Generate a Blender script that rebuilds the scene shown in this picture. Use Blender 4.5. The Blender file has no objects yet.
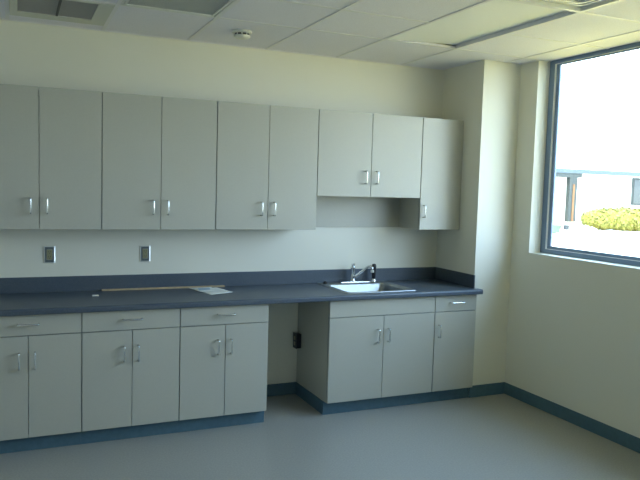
import bpy, bmesh, math, random
from mathutils import Vector, Matrix
random.seed(7)
C = bpy.context.scene.collection

# ------------------------------------------------------------------ materials
def new_mat(name):
    m = bpy.data.materials.new(name); m.use_nodes = True
    nt = m.node_tree; b = nt.nodes['Principled BSDF']
    return m, nt, b

def mat(name, col, rough=.5, metal=0., noise=0., nscale=40., bump=0., bscale=300., spec=.5, coat=0., col2=None):
    m, nt, b = new_mat(name)
    b.inputs['Base Color'].default_value = (*col, 1)
    b.inputs['Roughness'].default_value = rough
    b.inputs['Metallic'].default_value = metal
    b.inputs['Specular IOR Level'].default_value = spec
    b.inputs['Coat Weight'].default_value = coat
    tc = nt.nodes.new('ShaderNodeTexCoord')
    if noise or col2:
        n = nt.nodes.new('ShaderNodeTexNoise'); n.inputs['Scale'].default_value = nscale
        n.inputs['Detail'].default_value = 4
        nt.links.new(tc.outputs['Object'], n.inputs['Vector'])
        r = nt.nodes.new('ShaderNodeValToRGB')
        r.color_ramp.elements[0].position = .35; r.color_ramp.elements[1].position = .65
        c2 = col2 or tuple(min(1, c*(1+noise)) for c in col)
        c1 = col if col2 else tuple(c*(1-noise) for c in col)
        r.color_ramp.elements[0].color = (*c1, 1); r.color_ramp.elements[1].color = (*c2, 1)
        nt.links.new(n.outputs['Fac'], r.inputs['Fac']); nt.links.new(r.outputs['Color'], b.inputs['Base Color'])
    if bump:
        n2 = nt.nodes.new('ShaderNodeTexNoise'); n2.inputs['Scale'].default_value = bscale
        n2.inputs['Detail'].default_value = 3
        nt.links.new(tc.outputs['Object'], n2.inputs['Vector'])
        bp = nt.nodes.new('ShaderNodeBump'); bp.inputs['Strength'].default_value = bump
        bp.inputs['Distance'].default_value = .002
        nt.links.new(n2.outputs['Fac'], bp.inputs['Height']); nt.links.new(bp.outputs['Normal'], b.inputs['Normal'])
    return m

M = {}
M['paint']   = mat('wall_paint', (.785,.765,.665), .55, bump=.12, bscale=260, spec=.35)
M['paint_r'] = M['paint']
M['lam']     = mat('cabinet_laminate', (.475,.465,.400), .38, noise=.015, nscale=120, spec=.45)
M['carcass'] = mat('cabinet_carcass', (.52,.53,.49), .5)
M['edge']    = mat('gap_shade', (.10,.15,.20), .5)  # dark colour standing for the shade in the cabinet gaps
M['counter'] = mat('counter_laminate', (.060,.080,.106), .38, col2=(.090,.115,.145), nscale=220, spec=.5)
M['vinyl']   = mat('vinyl_base', (.075,.15,.20), .45, noise=.06, nscale=30)
M['floor']   = mat('floor_sheet', (.30,.30,.275), .33, col2=(.36,.355,.325), nscale=90, bump=.05, bscale=40, spec=.5)
M['tile']    = mat('ceiling_tile', (.83,.82,.90), .85, noise=.05, nscale=160, bump=.5, bscale=220, spec=.2)
M['tbar']    = mat('ceiling_grid', (.80,.79,.82), .5)
M['chrome']  = mat('brushed_chrome', (.78,.80,.80), .22, metal=1.)
M['steel']   = mat('stainless', (.33,.35,.36), .38, metal=1., noise=.04, nscale=60)
M['rim'] = mat('plate_edge_glint', (.85,.87,.87), .42, metal=1.)  # bright edge colour standing for the window glint on the outlet plates
M['darksteel'] = mat('dark_stainless', (.20,.23,.26), .3, metal=.9)
M['darkmetal'] = mat('veiled_anodised', (.19,.27,.41), .45, metal=.0)  # dark frame metal, colour lightened for the glare that veils it
M['bead']    = mat('white_bead', (.85,.86,.86), .4)
M['black']   = mat('black_plastic', (.012,.014,.02), .35)
M['ivory']   = mat('ivory_plastic', (.34,.32,.19), .4)
M['whitepl'] = mat('white_plastic', (.80,.79,.72), .4)
M['slot']    = mat('slot_dark', (.05,.05,.055), .5)
M['brownpl'] = mat('brown_plastic', (.05,.045,.045), .4)
M['wood']    = mat('pine_stick', (.52,.40,.25), .6, col2=(.42,.31,.18), nscale=25)
M['paper']   = mat('white_paper', (.78,.80,.76), .6, noise=.02, nscale=20)
M['bluepaper'] = mat('blue_print', (.36,.50,.62), .6)
M['lens']    = mat('prismatic_lens', (.34,.37,.38), .3, bump=.7, bscale=500, noise=.03, nscale=300)
M['troffer'] = mat('troffer_enamel', (.72,.73,.72), .35)
M['panel']   = mat('bright_panel', (.90,.91,.90), .55, noise=.01, nscale=80)
M['grille']  = mat('grille_metal', (.62,.63,.58), .45)
M['duct']    = mat('grille_core', (.33,.33,.34), .6)
M['render']  = mat('white_render', (.82,.83,.82), .8, noise=.02, nscale=1)
M['pinkwall']= mat('pinkish_render', (.72,.70,.70), .8)
M['fascia']  = mat('blue_fascia', (.035,.055,.075), .5)
M['post']    = mat('grey_post', (.012,.018,.02), .6)
M['orange']  = mat('orange_trim', (.12,.05,.012), .6)
M['concrete']= mat('concrete', (.66,.63,.47), .85, noise=.06, nscale=2)
M['grass']   = mat('ground_sheet', (.016,.050,.007), .9, col2=(.022,.060,.009), nscale=4)
M['bounce']= mat('bounce_ground', (.30,.225,.050), .95, col2=(.36,.27,.062), nscale=3)  # colour of the unseen ground added to throw warm light indoors
M['leaf']    = mat('hedge_leaf', (.16,.145,.016), .6, col2=(.10,.11,.016), nscale=3)
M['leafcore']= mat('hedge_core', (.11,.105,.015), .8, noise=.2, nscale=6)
M['utility'] = mat('utility_box_paint', (.012,.016,.022), .6)
M['bglass']  = mat('far_window_glass', (.02,.025,.025), .15)

def glass_mat():
    m = bpy.data.materials.new('window_glass'); m.use_nodes = True
    nt = m.node_tree; nt.nodes.clear()
    o = nt.nodes.new('ShaderNodeOutputMaterial'); mx = nt.nodes.new('ShaderNodeMixShader')
    t = nt.nodes.new('ShaderNodeBsdfTransparent'); t.inputs['Color'].default_value = (.93,.97,.96,1)
    g = nt.nodes.new('ShaderNodeBsdfGlossy'); g.inputs['Roughness'].default_value = .02
    lw = nt.nodes.new('ShaderNodeLayerWeight'); pw = nt.nodes.new('ShaderNodeMath'); pw.operation = 'POWER'; pw.inputs[1].default_value = 5
    f = nt.nodes.new('ShaderNodeMath'); f.operation = 'MULTIPLY_ADD'; f.inputs[1].default_value = .9; f.inputs[2].default_value = .035
    nt.links.new(lw.outputs['Facing'], pw.inputs[0]); nt.links.new(pw.outputs[0], f.inputs[0])
    nt.links.new(f.outputs[0], mx.inputs[0]); nt.links.new(t.outputs[0], mx.inputs[1])
    nt.links.new(g.outputs[0], mx.inputs[2]); nt.links.new(mx.outputs[0], o.inputs['Surface'])
    return m
M['glass'] = glass_mat()

# ------------------------------------------------------------------ mesh tools
def box(bm, x0, x1, y0, y1, z0, z1, bev=0., seg=1):
    x0, x1 = min(x0,x1), max(x0,x1); y0, y1 = min(y0,y1), max(y0,y1); z0, z1 = min(z0,z1), max(z0,z1)
    r = bmesh.ops.create_cube(bm, size=1.)
    vs = r['verts']
    for v in vs:
        v.co = Vector(((x0+x1)/2+v.co.x*(x1-x0), (y0+y1)/2+v.co.y*(y1-y0), (z0+z1)/2+v.co.z*(z1-z0)))
    if bev:
        es = list({e for v in vs for e in v.link_edges})
        bmesh.ops.bevel(bm, geom=es, offset=bev, segments=seg, profile=.5, affect='EDGES')

def tube(bm, pts, r, n=12, caps=True):
    pts = [Vector(p) for p in pts]
    rs = r if isinstance(r, (list, tuple)) else [r]*len(pts)
    rings = []; prev = None
    for i, p in enumerate(pts):
        d = (pts[min(i+1,len(pts)-1)] - pts[max(i-1,0)]).normalized()
        if prev is None:
            a = Vector((0,0,1)) if abs(d.z) < .9 else Vector((1,0,0))
            u = d.cross(a).normalized()
        else:
            u = (prev - d*prev.dot(d)).normalized()
        prev = u; w = d.cross(u)
        rings.append([bm.verts.new(p + rs[i]*(math.cos(t)*u + math.sin(t)*w)) for t in [2*math.pi*k/n for k in range(n)]])
    for a, b in zip(rings, rings[1:]):
        for k in range(n):
            f = bm.faces.new((a[k], a[(k+1)%n], b[(k+1)%n], b[k])); f.smooth = True
    if caps:
        bm.faces.new(list(reversed(rings[0]))); bm.faces.new(rings[-1])

def lathe(bm, prof, c=(0,0,0), n=32, axis='z'):
    rings = []
    for r, h in prof:
        ring = []
        for k in range(n):
            t = 2*math.pi*k/n
            if axis == 'z': q = (c[0]+r*math.cos(t), c[1]+r*math.sin(t), c[2]+h)
            else: q = (c[0]+r*math.cos(t), c[1]+h, c[2]+r*math.sin(t))
            ring.append(bm.verts.new(q))
        rings.append(ring)
    for a, b in zip(rings, rings[1:]):
        for k in range(n):
            f = bm.faces.new((a[k], a[(k+1)%n], b[(k+1)%n], b[k])); f.smooth = True
    bm.faces.new(rings[0]); bm.faces.new(rings[-1])

def root_of(o):
    while o.parent: o = o.parent
    return o

def obj(name, bm, m, parent=None, smooth=False):
    """shapes are written in room coordinates; a part is shifted into its thing's frame"""
    bmesh.ops.recalc_face_normals(bm, faces=bm.faces)
    if parent is not None:
        off = root_of(parent).location if root_of(parent).type == 'EMPTY' else Vector((0,0,0))
        bmesh.ops.translate(bm, verts=bm.verts, vec=-off)
    me = bpy.data.meshes.new(name); bm.to_mesh(me); bm.free()
    for mm in (m if isinstance(m, (list, tuple)) else [m]): me.materials.append(mm)
    o = bpy.data.objects.new(name, me); C.objects.link(o)
    if parent is not None: o.parent = parent
    if smooth:
        for p in me.polygons: p.use_smooth = True
    return o

def quick(name, m, parent, *boxes, bev=0., seg=1):
    bm = bmesh.new()
    for b in boxes: box(bm, *b, bev=bev, seg=seg)
    return obj(name, bm, m, parent)

def thing(name, label, cat, loc, group=None):
    o = bpy.data.objects.new(name, None); C.objects.link(o)
    o.empty_display_size = .1; o.location = loc
    o['label'] = label; o['category'] = cat
    if group: o['group'] = group
    return o

def tag(o, label, cat, group=None):
    o['label'] = label; o['category'] = cat
    if group: o['group'] = group
    return o

def struct(o): o['kind'] = 'structure'; return o

def copy_tree(o, parent=None):
    c = o.copy(); C.objects.link(c); c.parent = parent
    for ch in list(o.children): copy_tree(ch, c)
    return c

# ------------------------------------------------------------------ measured layout
H = 2.747                       # ceiling
XR, YC = .364, -.563            # window wall, front of the column
F = -.61                        # faces of the base cabinets
UF, UB, UT, SB = -.33, 1.377, 2.287, 1.6345
XL, YB = -5.4, -6.4             # wall to the left, wall behind the camera
WY0, WY1, SILL = -.775, -4.5, 1.222
GX0, GD = -2.854, .6045         # ceiling grid
GY0, GDY = -.792, .611
ZG = -.45                       # ground outside

# ------------------------------------------------------------------ room shell
struct(quick('floor', M['floor'], None, (XL-.2, XR+.3, YB-.2, .2, -.12, 0)))
struct(quick('wall_back', M['paint'], None, (XL-.2, XR+.3, 0, .2, 0, 3.1)))
struct(quick('wall_left', M['paint'], None, (XL-.2, XL, YB, 0, 0, 3.1)))
struct(quick('wall_rear', M['paint'], None, (XL-.2, XR+.3, YB-.2, YB, 0, 3.1)))
struct(quick('wall_column', M['paint'], None, (0, XR, YC, 0, 0, 3.1)))
WT = .188
struct(quick('wall_right', M['paint'], None,
      (XR, XR+WT, YB, WY1, 0, 3.1), (XR, XR+WT, WY1, WY0, 0, SILL), (XR, XR+WT, WY0, 0, 0, 3.1),
      (XR, XR+WT, WY1, WY0, H+.012, 3.1)))
struct(quick('sun_block_roof', M['concrete'], None, (XL-.25, XR+.45, YB-.25, .25, 3.1, 3.3)))  # unseen slab added to keep the sun out of the room

# ceiling: lay-in tiles on T bars; cells holding fixtures stay open
xs = [GX0 + i*GD for i in range(-5, 7)]
ys = [GY0 + GDY + .0]
k = GY0
while k > YB-.7: ys.append(k); k -= GDY
ys = [0.0] + [v for v in ys if v < -.01]
skip = set()
def cell(ix, iy): skip.add((ix, iy))
# ix counts from GX0, iy rows from the wall: row 0 = wall..GY0+GDY? handled by value below
open_cells = [(GX0, GX0+GD, GY0, GY0-2*GDY), (GX0+3*GD, GX0+4*GD, GY0, GY0-2*GDY),
              (GX0+3*GD, GX0+4*GD, GY0-2*GDY, GY0-4*GDY), (GX0-GD, GX0, -.181, GY0)]
rows = [0.0, -.181] + [GY0 - i*GDY + (.036 if i == 1 else 0) for i in range(0, 13)]
xs = [v + (.04 if abs(v-.168) < .02 else 0) for v in xs]
bm = bmesh.new()
XE = .47
for i in range(len(xs)-1):
    for a, b in zip(rows, rows[1:]):
        x0, x1 = max(xs[i], XL), min(xs[i+1], XE); y1, y0 = a, max(b, YB)
        if x1-x0 < .01 or y1-y0 < .01: continue
        cx, cy = (xs[i]+xs[i+1])/2, (a+b)/2
        if any(q[0] < cx < q[1] and q[3] < cy < q[2] for q in open_cells): continue
        if x1 > XR+.001:                                   # over the window recess only
            lim = WY0
            if y0 >= lim-.001: x1 = XR
            elif y1 > lim:
                box(bm, x0, XR, lim, y1, H+.004, H+.02); y1 = lim
            if y0 < WY1:
                if y1 <= WY1: x1 = XR
                else:
                    box(bm, x0, XR, y0, WY1, H+.004, H+.02); y0 = WY1
        if x1-x0 < .01 or y1-y0 < .01: continue
        box(bm, x0+.0, x1, y0, y1, H+.004, H+.02)
ceil = struct(obj('ceiling', bm, M['tile']))
bm = bmesh.new()
for x in xs:
    if XL < x < XR: box(bm, x-.012, x+.012, YB, 0, H, H+.0035); box(bm, x-.001, x+.001, YB, 0, H+.0035, H+.04)
for y in rows[2:]:
    for i in range(len(xs)-1):
        x0, x1 = max(xs[i], XL), min(xs[i+1], XE if WY1 < y < WY0 else XR); cx = (xs[i]+xs[i+1])/2
        if y < YB or x1-x0 < .02 or any(q[0] < cx < q[1] and q[3]+.02 < y < q[2]-.02 for q in open_cells): continue
        box(bm, x0+.0125, x1-(.0125 if xs[i+1] < XR else 0), y-.012, y+.012, H+.0004, H+.0035)
for x0, x1, y0, y1 in [(XL, 0, -.02, 0), (XL, XL+.02, YB, 0), (XR-.02, XR, YB, WY1), (XR-.02, XR, WY0, YC)]:
    box(bm, x0, x1, y0, y1, H-.0012, H+.003)
# short cross tees inside the long columns (first row next to the wall)
obj('ceiling_grid', bm, M['tbar'], ceil)

# vinyl base
def vinyl(name, x0, x1, y0, y1):
    o = quick(name, M['vinyl'], None, (x0, x1, y0, y1, 0, .1), bev=.002)
    return struct(o)
T = .006
vinyl('baseboard_right', XR-T, XR, YB, YC)
vinyl('baseboard_column', -.0012, XR, YC-T, YC)
quick('return', M['vinyl'], bpy.data.objects['baseboard_column'], (-.0012, -.0001, YC, -.5565, 0, .1))
vinyl('baseboard_back', -1.787, -1.3165, -T, 0)
vinyl('baseboard_left', XL, XL+T, YB, 0)
vinyl('baseboard_rear', XL, XR, YB, YB+T)
vinyl('baseboard_corner', XL, -3.70, -T, 0)

# window: frame, bead, mullion, glass
def ring(bm, x0, x1, y0, y1, z0, z1, w, wb=None, wt=None):
    wb = w if wb is None else wb; wt = w if wt is None else wt
    box(bm, x0, x1, y1, y1+w, z0, z1); box(bm, x0, x1, y0-w, y0, z0, z1)
    box(bm, x0, x1, y1+w, y0-w, z0, z0+wb); box(bm, x0, x1, y1+w, y0-w, z1-wt, z1)
bm = bmesh.new()
ZT = H+.010
ring(bm, .480, .545, WY0, WY1, SILL, ZT, .062, .035, .035)
ymids = (-2.02, -3.26)
for ymid in ymids: box(bm, .480, .545, ymid-.03, ymid+.03, SILL+.035, ZT-.035)
win = struct(obj('window_1', bm, M['darkmetal']))
for n, (a, b) in enumerate(((WY0-.062, ymids[0]+.03), (ymids[0]-.03, ymids[1]+.03), (ymids[1]-.03, WY1+.062))):
    bm = bmesh.new(); ring(bm, .474, .530, a, b, SILL+.035, ZT-.035, .011, .004, .004)
    obj('glazing_bead', bm, M['bead'], win)
    bm = bmesh.new(); ring(bm, .484, .497, a-.011, b+.011, SILL+.039, ZT-.039, .036, .024, .010)
    obj('sash', bm, M['darkmetal'], win)
    quick('pane', M['glass'], win, (.489, .493, b+.044, a-.044, SILL+.06, ZT-.047))

# ------------------------------------------------------------------ pulls
def pull_v(x, z0, z1, yf, door, m=None):
    bm = bmesh.new(); y = yf - .033
    tube(bm, [(x, yf+.001, z0+.004), (x, y+.006, z0+.004), (x, y+.001, z0+.006), (x, y, z0+.012), (x, y, z1-.012),
              (x, y+.001, z1-.006), (x, y+.006, z1-.004), (x, yf+.001, z1-.004)], .0056, 10)
    return obj('handle', bm, M['chrome'], door)
def pull_h(x0, x1, z, yf, dr):
    bm = bmesh.new(); y = yf - .033
    tube(bm, [(x0+.004, yf+.001, z), (x0+.004, y+.006, z), (x0+.006, y+.001, z), (x0+.012, y, z), (x1-.012, y, z),
              (x1-.006, y+.001, z), (x1-.004, y+.006, z), (x1-.004, yf+.001, z)], .0056, 10)
    return obj('handle', bm, M['chrome'], dr)

DT = .019                       # door thickness
def carcass(t, x0, x1, yb, yf, z0, z1, toe=False):
    """sides, bottom, top rail and back, open behind the doors"""
    s = .018; e = .0005
    bm = bmesh.new()
    box(bm, x0+e, x0+s, yf, yb, z0, z1); box(bm, x1-s, x1-e, yf, yb, z0, z1)
    box(bm, x0+s, x1-s, yf, yb, z0, z0+s)
    if toe:                                   # a sink cabinet is open at the top
        box(bm, x0+s, x1-s, yf, yf+.025, z1-s, z1); box(bm, x0+s, x1-s, yb-.04, yb, z1-s, z1)
    else: box(bm, x0+s, x1-s, yf, yb, z1-s, z1)
    box(bm, x0+s, x1-s, yb-.006, yb, z0+s, z1-s)
    o = obj('carcass', bm, M['lam'], t)
    # thin dark strips on the front edges, painting in the shade of the gaps
    for a, b in ((x0+e, x0+s), (x1-s, x1-e)):
        quick('gap_shade', M['edge'], t, (a+.001, b-.001, yf-.0012, yf, z0+.004, z1))
    return o

def door(t, x0, x1, z0, z1, yf):
    return quick('door', M['lam'], t, (x0, x1, yf, yf+DT, z0, z1), bev=.0012)

ZB, ZTOP, ZD = .102, .876, .7425
GAP = .003                      # half gap between neighbouring cabinets
SPL = .0018                     # half gap between paired doors
def rail(t, x0, x1, z, yf):
    bm = bmesh.new(); box(bm, x0+.018, x1-.018, yf+.0195, yf+.05, z-.02, z+.02)
    return obj('rail', bm, M['edge'], t)  # coloured dark like the painted gap shade

def base_cabinet(x0, x1, label, kind='pair', group=None, toe_left=False):
    t = thing('base_cabinet', label, 'cabinet', ((x0+x1)/2, -.3, 0), 'base cabinets under the countertop')
    carcass(t, x0, x1, 0-.001, F+DT+.001, ZB, ZTOP, toe=(kind == 'sink'))
    rail(t, x0, x1, ZD, F)
    xm = (x0+x1)/2
    a, b = x0+GAP, x1-GAP
    dz0, dz1 = ZD+.0025, ZTOP-.004
    if kind == 'sink':
        quick('false_front', M['lam'], t, (a, b, F, F+DT, dz0, dz1), bev=.0012)
    else:
        d = quick('drawer', M['lam'], t, (a, b, F, F+DT, dz0, dz1), bev=.0012)
        hl = .128/2
        pull_h(xm-hl, xm+hl, .815, F, d)
    top = ZD-.0025
    if kind == 'single':
        d = door(t, a, b, ZB, top, F); pull_v(a+.036, .538, .643, F, d)
    else:
        d1 = door(t, a, xm-SPL, ZB, top, F); d2 = door(t, xm+SPL, b, ZB, top, F)
        pull_v(xm-.052, .535, .643, F, d1); pull_v(xm+.038, .535, .643, F, d2)
    quick('toe_kick', M['vinyl'], t, (x0 if not toe_left else x0+.0005, x1-.0005, -.556, -.54, 0, ZB))
    return t

XB = [-3.6615, -3.039, -2.4165, -1.7887]
base_cabinet(XB[0], XB[1], 'grey two-door base cabinet under the far left end of the dark countertop', group=None)
base_cabinet(XB[1], XB[2], 'grey two-door base cabinet with a drawer, under the left end of the wooden stick')
c3 = base_cabinet(XB[2], XB[3], 'grey two-door base cabinet with a drawer, left edge of the open gap')
quick('side_base', M['vinyl'], c3, (XB[3]-.006, XB[3]-.0005, -.539, -.002, 0, ZB))
XS = [-1.3165, -.398, -.001]
c4 = base_cabinet(XS[0], XS[1], 'wide grey base cabinet below the steel sink, plain panel above its two doors', 'sink')
quick('side_base', M['vinyl'], c4, (XS[0]-T, XS[0], -.556, -.008, 0, ZB-.002))
base_cabinet(XS[1], XS[2], 'narrow grey base cabinet with one door and one drawer beside the column', 'single')

# ------------------------------------------------------------------ worktop
SX0, SX1, SY0, SY1 = -1.172, -.545, -.568, -.026         # sink outer rim
ct = thing('countertop', 'long dark blue-grey laminate countertop running over all the base cabinets', 'countertop', (-1.8, -.32, ZTOP))
bm = bmesh.new()
CZ = .914; X0c, X1c = -3.69, -.0005; fy = -.645
hx0, hx1, hy0, hy1 = SX0+.014, SX1-.014, SY0+.014, SY1-.014
def front_slab(x0, x1, yb):
    # rounded nose profile swept along x
    prof = [(yb, ZTOP), (yb, CZ), (fy+.012, CZ), (fy+.006, CZ-.0015), (fy+.002, CZ-.006), (fy, CZ-.012), (fy, ZTOP+.004), (fy+.003, ZTOP)]
    A = [bm.verts.new((x0, y, z)) for y, z in prof]; B = [bm.verts.new((x1, y, z)) for y, z in prof]
    n = len(prof)
    for i in range(n): bm.faces.new((A[i], A[(i+1)%n], B[(i+1)%n], B[i]))
    bm.faces.new(A); bm.faces.new(list(reversed(B)))
front_slab(X0c, .030, YC-.004 if False else -.5735)
box(bm, X0c, hx0, -.5735, -.0005, ZTOP, CZ); box(bm, hx1, X1c, -.5735, -.0005, ZTOP, CZ)
box(bm, hx0, hx1, hy1, -.0005, ZTOP, CZ); box(bm, hx0, hx1, -.5735, hy0, ZTOP, CZ)
obj('worktop', bm, M['counter'], ct)
quick('backsplash', M['counter'], ct, (X0c, X1c, -.012, -.0005, CZ, 1.023), bev=.002)
quick('side_splash', M['counter'], ct, (-.012, X1c, -.575, -.0125, CZ, 1.023), bev=.002)

# ------------------------------------------------------------------ sink, tap, sprayer
sk = thing('sink', 'stainless steel drop-in kitchen sink with one square bowl', 'sink', ((SX0+SX1)/2, -.3, CZ))
bm = bmesh.new()
bx0, bx1, by0, by1 = SX0+.050, SX1-.070, SY0+.035, SY1-.118
def rrect(x0, x1, y0, y1, r, z, n=6):
    out = []
    for cx, cy, a0 in ((x1-r, y1-r, 0), (x0+r, y1-r, 90), (x0+r, y0+r, 180), (x1-r, y0+r, 270)):
        for k in range(n+1):
            a = math.radians(a0 + 90*k/n); out.append(bm.verts.new((cx+r*math.cos(a), cy+r*math.sin(a), z)))
    return out
loops = [rrect(SX0, SX1, SY0, SY1, .02, CZ+.0006), rrect(SX0+.001, SX1-.001, SY0+.001, SY1-.001, .02, CZ+.005),
         rrect(SX0+.006, SX1-.006, SY0+.006, SY1-.006, .018, CZ+.0065),
         rrect(SX0+.012, SX1-.012, SY0+.012, SY1-.012, .016, CZ+.004),
         rrect(bx0-.006, bx1+.006, by0-.006, by1+.006, .045, CZ+.004),
         rrect(bx0, bx1, by0, by1, .04, CZ-.003), rrect(bx0+.006, bx1-.006, by0+.006, by1-.006, .04, CZ-.15),
         rrect(bx0+.03, bx1-.03, by0+.03, by1-.03, .04, CZ-.172), rrect(-.88, -.80, -.39, -.31, .0399, CZ-.178)]
for a, b in zip(loops, loops[1:]):
    for i in range(len(a)):
        f = bm.faces.new((a[i], a[(i+1)%len(a)], b[(i+1)%len(a)], b[i])); f.smooth = True
bm.faces.new(loops[-1])
bowl = obj('bowl', bm, M['steel'], sk)
bm = bmesh.new(); lathe(bm, [(.002, CZ-.176), (.03, CZ-.1765), (.042, CZ-.1745), (.0425, CZ-.1775)], (-.84, -.35, 0), 24)
obj('drain', bm, M['chrome'], sk)

zb = CZ+.0045
bm = bmesh.new(); lathe(bm, [(.020, 0), (.020, .006), (.012, .012), (.010, .020), (.002, .021)], (-1.115, -.075, CZ+.004), 20)
obj('hole_cap', bm, M['black'], sk)
tp = thing('faucet', 'chrome faucet with an upright post and a slanting spout, on the sink back edge', 'faucet', (-.862, -.078, zb))
bm = bmesh.new(); box(bm, -.985, -.715, -.102, -.054, zb, zb+.012, bev=.005, seg=3); obj('deck_plate', bm, M['chrome'], tp)
bm = bmesh.new(); lathe(bm, [(.026, 0), (.026, .006), (.019, .012), (.0175, .10), (.020, .104), (.020, .122), (.016, .130), (.004, .134)], (-.866, -.078, zb+.012), 24)
obj('body', bm, M['chrome'], tp)
bm = bmesh.new()
tube(bm, [(-.866,-.092,zb+.045), (-.852,-.108,zb+.058), (-.815,-.165,zb+.112), (-.800,-.185,zb+.135), (-.788,-.203,zb+.148), (-.776,-.220,zb+.149), (-.768,-.229,zb+.138), (-.766,-.232,zb+.120)],
     [.011,.011,.0105,.0105,.0105,.0105,.0115,.0115], 14)
sp = obj('spout', bm, M['chrome'], tp)
bm = bmesh.new(); lathe(bm, [(.0135, 0), (.0135, .016), (.011, .02)], (-.766, -.232, zb+.102), 18); obj('aerator', bm, M['whitepl'], sp)
bm = bmesh.new()
tube(bm, [(-.866,-.078,zb+.140), (-.868,-.082,zb+.150), (-.874,-.105,zb+.157), (-.880,-.135,zb+.160)], [.013,.012,.008,.006], 12)
obj('lever', bm, M['chrome'], tp)
sd = thing('side_sprayer', 'black pull-out side sprayer standing upright right of the chrome faucet', 'sprayer', (-.668, -.078, zb))
bm = bmesh.new(); lathe(bm, [(.023, 0), (.023, .005), (.017, .02), (.014, .03)], (-.668, -.078, zb), 20); obj('holder', bm, M['chrome'], sd)
bm = bmesh.new(); lathe(bm, [(.012, .025), (.016, .04), (.0155, .09), (.018, .105), (.020, .133), (.016, .150), (.005, .154)], (-.668, -.078, zb), 20)
obj('spray_head', bm, M['black'], sd)

# ------------------------------------------------------------------ wall cabinets
def wall_cabinet(x0, x1, z0, label, single=False):
    t = thing('wall_cabinet', label, 'cabinet', ((x0+x1)/2, -.16, z0), 'wall cabinets above the countertop')
    carcass(t, x0, x1, -.001, UF+DT+.001, z0, UT)
    a, b = x0+GAP, x1-GAP; xm = (x0+x1)/2
    if single:
        d = door(t, a, b, z0, UT, UF); pull_v(a+.030, z0+.098, z0+.203, UF, d)
    else:
        d1 = door(t, a, xm-SPL, z0, UT, UF); d2 = door(t, xm+SPL, b, z0, UT, UF)
        pull_v(xm-.052, z0+.100, z0+.205, UF, d1); pull_v(xm+.047, z0+.100, z0+.205, UF, d2)
    return t
XU = [-3.664, -2.8905, -2.1083, -1.3224, -.4004, -.0006]
wall_cabinet(XU[0], XU[1], UB, 'tall grey two-door wall cabinet cut by the left edge of the photo')
wall_cabinet(XU[1], XU[2], UB, 'tall grey two-door wall cabinet above the right of the two steel outlets')
wall_cabinet(XU[2], XU[3], UB, 'tall grey two-door wall cabinet joining the left side of the shorter one')
wall_cabinet(XU[3], XU[4], SB, 'shorter grey two-door wall cabinet hung high above the sink')
wall_cabinet(XU[4], XU[5], UB, 'narrow grey single-door wall cabinet tucked against the column', single=True)
bp = quick('filler_panel', M['lam'], None, (XU[3]+.001, XU[4]-.001, -.012, 0, UB, SB), bev=.001)
tag(bp, 'flat grey panel on the wall below the shorter wall cabinet, over the sink', 'panel')

# ------------------------------------------------------------------ outlets
def wall_outlet(x, z, label):
    t = thing('wall_outlet', label, 'outlet', (x, 0, z), 'steel outlets above the backsplash')
    bm = bmesh.new()
    a, b = .0305, .0535
    # bevelled plate as a frame with an opening
    for q in ((x-a, x-.019, z-b, z+b), (x+.019, x+a, z-b, z+b), (x-.019, x+.019, z+.036, z+b), (x-.019, x+.019, z-b, z-.036)):
        box(bm, q[0], q[1], -.006, -.0005, q[2], q[3])
    pl = obj('cover_plate', bm, M['darksteel'], t)
    bm = bmesh.new()
    box(bm, x-a-.0045, x-a+.0005, -.0065, -.0005, z-b-.004, z+b+.004)
    # outer edge splayed and coloured bright to make a window glint
    q = ((x+a-.0005, -.0005), (x+a-.0005, -.0075), (x+a-.0003, -.0075), (x+a+.0075, -.0035), (x+a+.0075, -.0005))
    A = [bm.verts.new((u, v, z-b-.004)) for u, v in q]; B = [bm.verts.new((u, v, z+b+.004)) for u, v in q]
    for k_ in range(5): bm.faces.new((A[k_], A[(k_+1)%5], B[(k_+1)%5], B[k_]))
    bm.faces.new(A); bm.faces.new(B)
    for s in (-1, 1): box(bm, x-a, x+a, -.0095, -.0005, z+s*(b-.0005), z+s*(b+.004), bev=.001)
    obj('plate_rim', bm, M['rim'], pl)
    bm = bmesh.new(); box(bm, x-.0175, x+.0175, -.008, -.0005, z-.0345, z+.0345, bev=.002, seg=2)
    rc = obj('receptacle', bm, M['ivory'], t)
    bm = bmesh.new()
    for s in (-1, 1):
        box(bm, x-.008, x-.0055, -.0085, -.0075, z+s*.017-.001, z+s*.017+.008)
        box(bm, x+.0055, x+.008, -.0085, -.0075, z+s*.017-.001, z+s*.017+.008)
        box(bm, x-.002, x+.002, -.0085, -.0075, z+s*.017-.009, z+s*.017-.005)
    obj('slots', bm, M['slot'], rc)
    return t
wall_outlet(-3.202, 1.178, 'steel-plated wall outlet on the left, nearest the photo edge')
wall_outlet(-2.547, 1.176, 'steel-plated wall outlet on the right, above the wooden stick')

# surface outlet inside the open gap
xo = XS[0]
t = thing('outlet_box', 'small black surface-mounted outlet box on the cabinet side in the open gap', 'outlet', (xo, -.05, .46))
bm = bmesh.new(); box(bm, xo-.038, xo-.0005, -.088, -.018, .400, .515, bev=.003, seg=2); obj('box', bm, M['black'], t)
bm = bmesh.new(); box(bm, xo-.043, xo-.0382, -.092, -.014, .396, .519, bev=.0015); cp = obj('cover_plate', bm, M['brownpl'], t)
bm = bmesh.new()
for s in (-1, 1): box(bm, xo-.047, xo-.0432, -.068, -.038, .4575+s*.022-.015, .4575+s*.022+.015, bev=.003, seg=2)
obj('socket_face', bm, M['ivory'], cp)

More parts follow.
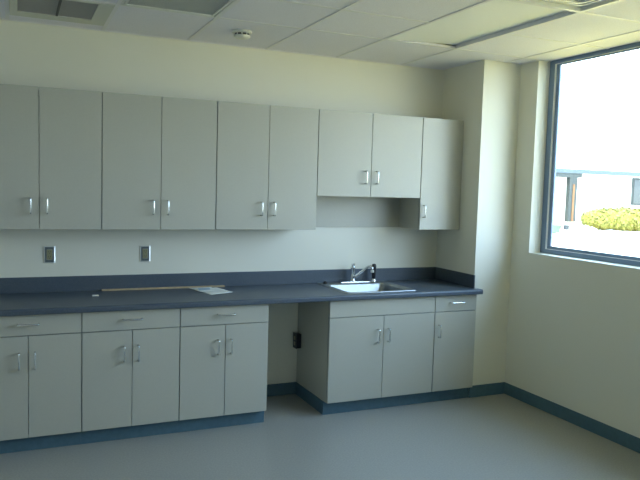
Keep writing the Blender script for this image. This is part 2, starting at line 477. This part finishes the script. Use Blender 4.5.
# ------------------------------------------------------------------ things on the worktop
bm = bmesh.new()
box(bm, -2.855, -1.950, -.042, -.024, CZ+.0005, CZ+.012, bev=.001)
st = obj('wooden_stick', bm, M['wood'], None); tag(st, 'long thin pale wooden stick lying along the backsplash', 'stick')
def sheet(name, pts, z, th, m, dz=None, label=None, cat=None):
    """a sheet of paper as a curved grid; pts = four corners in order"""
    bm = bmesh.new(); n = 8
    P = [Vector((p[0], p[1], 0)) for p in pts]
    def at(u, v):
        q = (P[0]*(1-u)+P[1]*u)*(1-v) + (P[3]*(1-u)+P[2]*u)*v
        return Vector((q.x, q.y, z + (dz(u, v) if dz else 0)))
    top = [[bm.verts.new(at(i/n, j/n)+Vector((0,0,th))) for j in range(n+1)] for i in range(n+1)]
    bot = [[bm.verts.new(at(i/n, j/n)) for j in range(n+1)] for i in range(n+1)]
    for i in range(n):
        for j in range(n):
            bm.faces.new((top[i][j], top[i+1][j], top[i+1][j+1], top[i][j+1]))
            bm.faces.new((bot[i][j], bot[i][j+1], bot[i+1][j+1], bot[i+1][j]))
    for i in range(n):
        bm.faces.new((top[i][0], bot[i][0], bot[i+1][0], top[i+1][0])); bm.faces.new((top[i][n], top[i+1][n], bot[i+1][n], bot[i][n]))
        bm.faces.new((top[0][i], top[0][i+1], bot[0][i+1], bot[0][i])); bm.faces.new((top[n][i], bot[n][i], bot[n][i+1], top[n][i+1]))
    o = obj(name, bm, m, None, smooth=True)
    if label: tag(o, label, cat)
    return o
sheet('paper_sheet', [(-2.215,-.09), (-2.15,-.385), (-1.965,-.31), (-2.02,-.055)], CZ+.0006, .0012, M['paper'],
      label='white paper sheet lying flat on the counter by the stick end, the larger one', cat='paper')
o2 = sheet('leaflet', [(-2.235,-.075), (-2.195,-.27), (-2.075,-.22), (-2.06,-.062)], CZ+.0028, .0012, M['paper'],
      dz=lambda u, v: .003, label='small white leaflet with a grey-blue print, lying on the left of the paper sheet', cat='leaflet')
bm = bmesh.new()
q = [(-2.19,-.215), (-2.10,-.185), (-2.085,-.10), (-2.175,-.105)]
A = [bm.verts.new((x, y, CZ+.0072)) for x, y in q]; B = [bm.verts.new((x, y, CZ+.0076)) for x, y in q]
bm.faces.new(A); bm.faces.new(B)
for i in range(4): bm.faces.new((A[i], A[(i+1)%4], B[(i+1)%4], B[i]))
bpn = obj('printed_patch', bm, M['bluepaper'], o2)
bm = bmesh.new(); box(bm, -2.942, -2.900, -.262, -.238, CZ+.0005, CZ+.009, bev=.002, seg=2)
tag(obj('plastic_cap', bm, M['whitepl']), 'tiny white plastic piece on the counter left of the wooden stick', 'plastic piece')

# ------------------------------------------------------------------ ceiling fittings
sdx, sdy = -1.992, -.50
t = thing('smoke_detector', 'round white smoke detector on the ceiling', 'smoke detector', (sdx, sdy, H))
bm = bmesh.new(); lathe(bm, [(.068, 0), (.068, -.012), (.060, -.016)], (sdx, sdy, H+.003), 36); obj('base', bm, M['whitepl'], t)
bm = bmesh.new(); lathe(bm, [(.050, -.016), (.050, -.030), (.052, -.031)], (sdx, sdy, H+.003), 36); obj('sensor_chamber', bm, M['slot'], t)
bm = bmesh.new(); lathe(bm, [(.058, -.030), (.057, -.038), (.045, -.047), (.02, -.050), (.003, -.0505)], (sdx, sdy, H+.003), 36)
for k in range(10):
    a = 2*math.pi*k/10
    tube(bm, [(sdx+.054*math.cos(a), sdy+.054*math.sin(a), H-.012), (sdx+.054*math.cos(a), sdy+.054*math.sin(a), H-.028)], .004, 6)
obj('cap', bm, M['whitepl'], t)

# air grille by the wall
gx0, gx1, gy0, gy1 = GX0-GD+.014, GX0-.014, GY0+.014, -.181-.004
t = thing('air_grille', 'square ceiling air grille with two dark panels close to the back wall', 'air grille', ((gx0+gx1)/2, (gy0+gy1)/2, H))
bm = bmesh.new(); zf = H+.0005
w = .055; wr = .10; wf = .12
for q in ((gx0, gx0+w-.01, gy0, gy1), (gx1-.09, gx1, gy0, gy1), (gx0+w-.01, gx1-.09, gy1-wf, gy1), (gx0+w-.01, gx1-.09, gy0, gy0+.02)):
    box(bm, *q, zf-.004, zf+.006)
fr = obj('frame', bm, M['grille'], t)
ax0, ax1, ay0, ay1 = gx0+w-.01, gx1-.09, gy0+.02, gy1-wf
xm = (ax0+ax1)/2 + .01
quick('divider', M['slot'], t, (xm-.007, xm+.007, ay0, ay1, zf-.003, zf+.02))
for a, b in ((ax0, xm-.0075), (xm+.0075, ax1)):
    bm = bmesh.new(); n = 26
    for i in range(n):
        y = ay0 + (ay1-ay0)*(i+.5)/n
        box(bm, a+.0005, b-.0005, y-.0055, y+.0055, zf+.002, zf+.005)
    box(bm, a+.0005, b-.0005, ay0, ay1, zf+.018, zf+.02)
    obj('louvre_panel', bm, M['duct'], t)

def troffer(x0, x1, y0, y1, label, rounded=True):
    t = thing('ceiling_light', label, 'ceiling light', ((x0+x1)/2, (y0+y1)/2, H), 'recessed ceiling lights')
    x0 += .013; x1 -= .013; y0 += .013; y1 -= .013
    bm = bmesh.new()
    # housing
    box(bm, x0, x1, y0, y1, H+.075, H+.08); box(bm, x0, x0+.003, y0, y1, H+.004, H+.075); box(bm, x1-.003, x1, y0, y1, H+.004, H+.075)
    box(bm, x0+.003, x1-.003, y0, y0+.003, H+.004, H+.075); box(bm, x0+.003, x1-.003, y1-.003, y1, H+.004, H+.075)
    obj('housing', bm, M['troffer'], t)
    def loop(bm, ins, z, r):
        out = []
        for cx, cy, a0 in ((x1-ins-r, y1-ins-r, 0), (x0+ins+r, y1-ins-r, 90), (x0+ins+r, y0+ins+r, 180), (x1-ins-r, y0+ins+r, 270)):
            for k in range(7):
                a = math.radians(a0+15*k); out.append(bm.verts.new((cx+r*math.cos(a), cy+r*math.sin(a), z)))
        return out
    bm = bmesh.new()
    L = [loop(bm, i_, H+z_, r_) for i_, z_, r_ in ((0,.003,.002), (.003,-.002,.004), (.012,-.002,.006), (.014,.018,.008), (.074,.020,.03), (.078,.003,.034), (.090,.001,.038),
         (.094,.012,.04), (.104,.012,.044), (.108,.003,.046), (.120,.003,.05), (.124,.020,.05))]
    for a, b in zip(L, L[1:]):
        for i in range(len(a)): bm.faces.new((a[i], a[(i+1)%len(a)], b[(i+1)%len(a)], b[i]))
    obj('door_frame', bm, M['troffer'], t)
    bm = bmesh.new(); A = loop(bm, .122, H+.013, .05); B = loop(bm, .122, H+.017, .05)
    bm.faces.new(A); bm.faces.new(B)
    for i in range(len(A)): bm.faces.new((A[i], A[(i+1)%len(A)], B[(i+1)%len(A)], B[i]))
    obj('lens', bm, M['lens'], t)
    return t
def troffer_flat(x0, x1, y0, y1, label):
    t = thing('ceiling_light', label, 'ceiling light', ((x0+x1)/2, (y0+y1)/2, H), 'recessed ceiling lights')
    x0 += .013; x1 -= .013; y0 += .013; y1 -= .013
    bm = bmesh.new()
    box(bm, x0, x1, y0, y1, H+.075, H+.08); box(bm, x0, x0+.003, y0, y1, H+.004, H+.075); box(bm, x1-.003, x1, y0, y1, H+.004, H+.075)
    box(bm, x0+.003, x1-.003, y0, y0+.003, H+.004, H+.075); box(bm, x0+.003, x1-.003, y1-.003, y1, H+.004, H+.075)
    obj('housing', bm, M['troffer'], t)
    bm = bmesh.new(); w = .03
    for o_, w_ in ((0, .009), (.018, .013)):
        a0, a1, b0, b1 = x0+o_, x1-o_, y0+o_, y1-o_
        for q in ((a0, a0+w_, b0, b1), (a1-w_, a1, b0, b1), (a0+w_, a1-w_, b0, b0+w_), (a0+w_, a1-w_, b1-w_, b1)):
            box(bm, *q, H-.003, H+.010)
    for q in ((x0+.009, x0+.018, y0, y1), (x1-.018, x1-.009, y0, y1), (x0+.018, x1-.018, y0+.009, y0+.018), (x0+.018, x1-.018, y1-.018, y1-.009)):
        box(bm, *q, H+.006, H+.010)
    obj('door_frame', bm, M['troffer'], t)
    quick('lens', M['lens'], t, (x0+w-.001, x1-w+.001, y0+w-.001, y1-w+.001, H+.004, H+.007))
    return t
troffer_flat(GX0, GX0+GD, GY0-2*GDY, GY0, 'unlit ceiling light with a flat grey lens, nearest the smoke detector')
troffer(GX0+3*GD, GX0+4*GD, GY0-4*GDY, GY0-2*GDY, 'unlit ceiling light with a rounded frame at the top right edge')
# bright panel, its window-side edge raised above the grid
bm = bmesh.new()
x0, x1, y0, y1 = GX0+3*GD+.002, GX0+4*GD-.004, GY0-2*GDY+.004, GY0-.004
zl, zr = H+.004, H+.030
V = [bm.verts.new(p) for p in [(x0,y0,zl),(x1,y0,zr),(x1,y1,zr),(x0,y1,zl),(x0,y0,zl+.012),(x1,y0,zr+.012),(x1,y1,zr+.012),(x0,y1,zl+.012)]]
for f in ((0,1,2,3),(4,5,6,7),(0,1,5,4),(1,2,6,5),(2,3,7,6),(3,0,4,7)): bm.faces.new([V[i] for i in f])
bt = obj('bright_panel', bm, M['panel'], None)
bt.name = 'ceiling_panel'
tag(bt, 'bright smooth white rectangular panel in the ceiling, above the short wall cabinet', 'ceiling panel')

# ------------------------------------------------------------------ outside
bm = bmesh.new(); box(bm, XR+WT+.001, 140, -60, 90, ZG-.2, ZG)
struct(obj('pavement', bm, M['concrete']))
bm = bmesh.new(); q = [(30.70, 30.57), (26.60, 26.5), (24.2, 24.0), (23.1, 23.27), (17, 23.2), (17, 30.5)]
A = [bm.verts.new((x, y, ZG+.001)) for x, y in q]; B = [bm.verts.new((x, y, ZG+.04)) for x, y in q]
bm.faces.new(A); bm.faces.new(B)
for i in range(6): bm.faces.new((A[i], A[(i+1)%6], B[(i+1)%6], B[i]))
o = obj('ground_sheet', bm, M['grass']); o['kind'] = 'stuff'; tag(o, 'strip of green grass outside, before the far building', 'grass')

bd = thing('neighbour_building', 'white building across the pavement outside with a pale blue fascia', 'building', (41, 37, ZG))
BY = 35.
bm = bmesh.new(); box(bm, 36.5, 60, BY+.4, BY+9, ZG, 3.30); obj('wall', bm, M['render'], bd)
bm = bmesh.new(); box(bm, 24, 36.5, BY+2.0, BY+9, ZG, 3.30); obj('recessed_wall', bm, M['pinkwall'], bd)
bm = bmesh.new(); box(bm, 23, 61, BY-.05, BY+9.2, 3.30, 3.62); obj('fascia', bm, M['fascia'], bd)
bm = bmesh.new(); box(bm, 23, 36.6, BY, BY+.35, 2.98, 3.30); obj('beam', bm, M['post'], bd)
bm = bmesh.new(); box(bm, 35.40, 36.15, BY, BY+.35, ZG, 2.98)
ps = obj('post', bm, M['post'], bd)
quick('orange_trim', M['orange'], bd, (35.72, 35.90, BY-.03, BY, ZG+.05, 2.45))
f = quick('window', M['post'], bd, (42.35, 44.6, BY+.34, BY+.4, .95, 3.15))
quick('pane', M['bglass'], f, (42.55, 43.35, BY+.31, BY+.34, 1.05, 3.0), (43.45, 44.4, BY+.31, BY+.34, 1.05, 3.0))
ub = quick('utility_box', M['utility'], None, (26.62, 26.89, 26.05, 26.30, ZG+.0, ZG+.30), bev=.02)
tag(ub, 'small dark box on the ground outside, by the green grass', 'box')

o = quick('ground_sheet', M['bounce'], None, (XR+WT+.25, 15.5, -40, 16, ZG+.001, ZG+.03))  # added out of view to bounce warm light onto walls and ceiling
struct(o)
# hedge
hd = thing('hedge', 'yellow-green hedge outside on the pavement in front of the building', 'hedge', (31, 25.2, ZG))
bm = bmesh.new()
rnd = random.Random(3)
lumps = []
N = 26
for i in range(N):
    s = i/(N-1); x = 28.85 + s*8.5; y = 26.3 - s*4.0
    r = .70 + .08*rnd.random() - (.22 if i == 0 else .08 if i == 1 else 0)
    lumps.append((x, y, ZG+.64+.06*rnd.random(), .62, .62, r))
for x, y, z, a, b, c in lumps:
    r = bmesh.ops.create_icosphere(bm, subdivisions=2, radius=1)
    for v in r['verts']:
        k = .88 + .14*rnd.random(); v.co = Vector((x+v.co.x*a*k, y+v.co.y*b*k, max(ZG, z+v.co.z*c*k)))
obj('branches', bm, M['leafcore'], hd)
bm = bmesh.new()
for x, y, z, a, b, c in lumps:
    for _ in range(230):
        th = rnd.uniform(0, 2*math.pi); cz = rnd.uniform(-.8, 1); sz = math.sqrt(1-cz*cz)
        n = Vector((sz*math.cos(th), sz*math.sin(th), cz)); p = Vector((x+n.x*a, y+n.y*b, z+n.z*c))
        if p.z < ZG+.03: continue
        u = n.cross(Vector((rnd.uniform(-1,1), rnd.uniform(-1,1), rnd.uniform(-1,1)))).normalized(); w = n.cross(u).normalized()
        w = (w + n*rnd.uniform(-.6,.9)).normalized(); s = rnd.uniform(.10,.17)
        bm.faces.new([bm.verts.new(q) for q in (p-u*s*.5, p+w*s, p+u*s*.5, p-w*s*.6)])
lf = obj('foliage', bm, M['leaf'], hd); lf['kind'] = 'stuff'

# ------------------------------------------------------------------ light
w = bpy.data.worlds.new('sky'); bpy.context.scene.world = w; w.use_nodes = True
nt = w.node_tree; bg = nt.nodes['Background']
tc = nt.nodes.new('ShaderNodeTexCoord'); sx = nt.nodes.new('ShaderNodeSeparateXYZ'); rp = nt.nodes.new('ShaderNodeValToRGB')
rp.color_ramp.elements[0].position = .0; rp.color_ramp.elements[0].color = (.70, .83, 1.0, 1)
rp.color_ramp.elements[1].position = .7; rp.color_ramp.elements[1].color = (.42, .64, 1.0, 1)
nt.links.new(tc.outputs['Generated'], sx.inputs[0]); nt.links.new(sx.outputs['Z'], rp.inputs[0]); nt.links.new(rp.outputs[0], bg.inputs['Color'])
bg.inputs['Strength'].default_value = 5.0
sun = bpy.data.lights.new('sun', 'SUN'); sun.energy = 10; sun.angle = .009; sun.color = (1, .87, .58)
so = bpy.data.objects.new('sun', sun); C.objects.link(so)
so.rotation_euler = Vector((.45, .35, -.82)).to_track_quat('-Z', 'Y').to_euler()
pl = bpy.data.lights.new('window_portal', 'AREA'); pl.shape = 'RECTANGLE'; pl.size = 1.55; pl.size_y = 3.75
pl.cycles.is_portal = True
po = bpy.data.objects.new('window_portal', pl); C.objects.link(po)
po.location = (.60, (WY0+WY1)/2, (SILL+H)/2); po.rotation_euler = (0, math.radians(90), 0)

# ------------------------------------------------------------------ camera
f, cx, cy, cz = 681.38, -3.4165, -5.0841, 1.704
yaw, pitch, roll = map(math.radians, (24.1418, 4.4674, 1.6582))
fw = Vector((math.sin(yaw)*math.cos(pitch), math.cos(yaw)*math.cos(pitch), -math.sin(pitch)))
rt = Vector((math.cos(yaw), -math.sin(yaw), 0)); up = rt.cross(fw)
r2 = math.cos(roll)*rt + math.sin(roll)*up; u2 = -math.sin(roll)*rt + math.cos(roll)*up
cam = bpy.data.cameras.new('camera'); cam.lens = f*36/640; cam.sensor_width = 36; cam.clip_start = .05; cam.clip_end = 400
co = bpy.data.objects.new('camera', cam); C.objects.link(co)
co.matrix_world = Matrix(((r2.x, u2.x, -fw.x, cx), (r2.y, u2.y, -fw.y, cy), (r2.z, u2.z, -fw.z, cz), (0,0,0,1)))
S = bpy.context.scene; S.camera = co
S.view_settings.view_transform = 'Standard'; S.view_settings.look = 'None'; S.view_settings.gamma = 1
S.view_settings.use_curve_mapping = False
S.view_settings.exposure = 1.33
S.cycles.max_bounces = 12; S.cycles.diffuse_bounces = 8; S.cycles.use_denoising = True
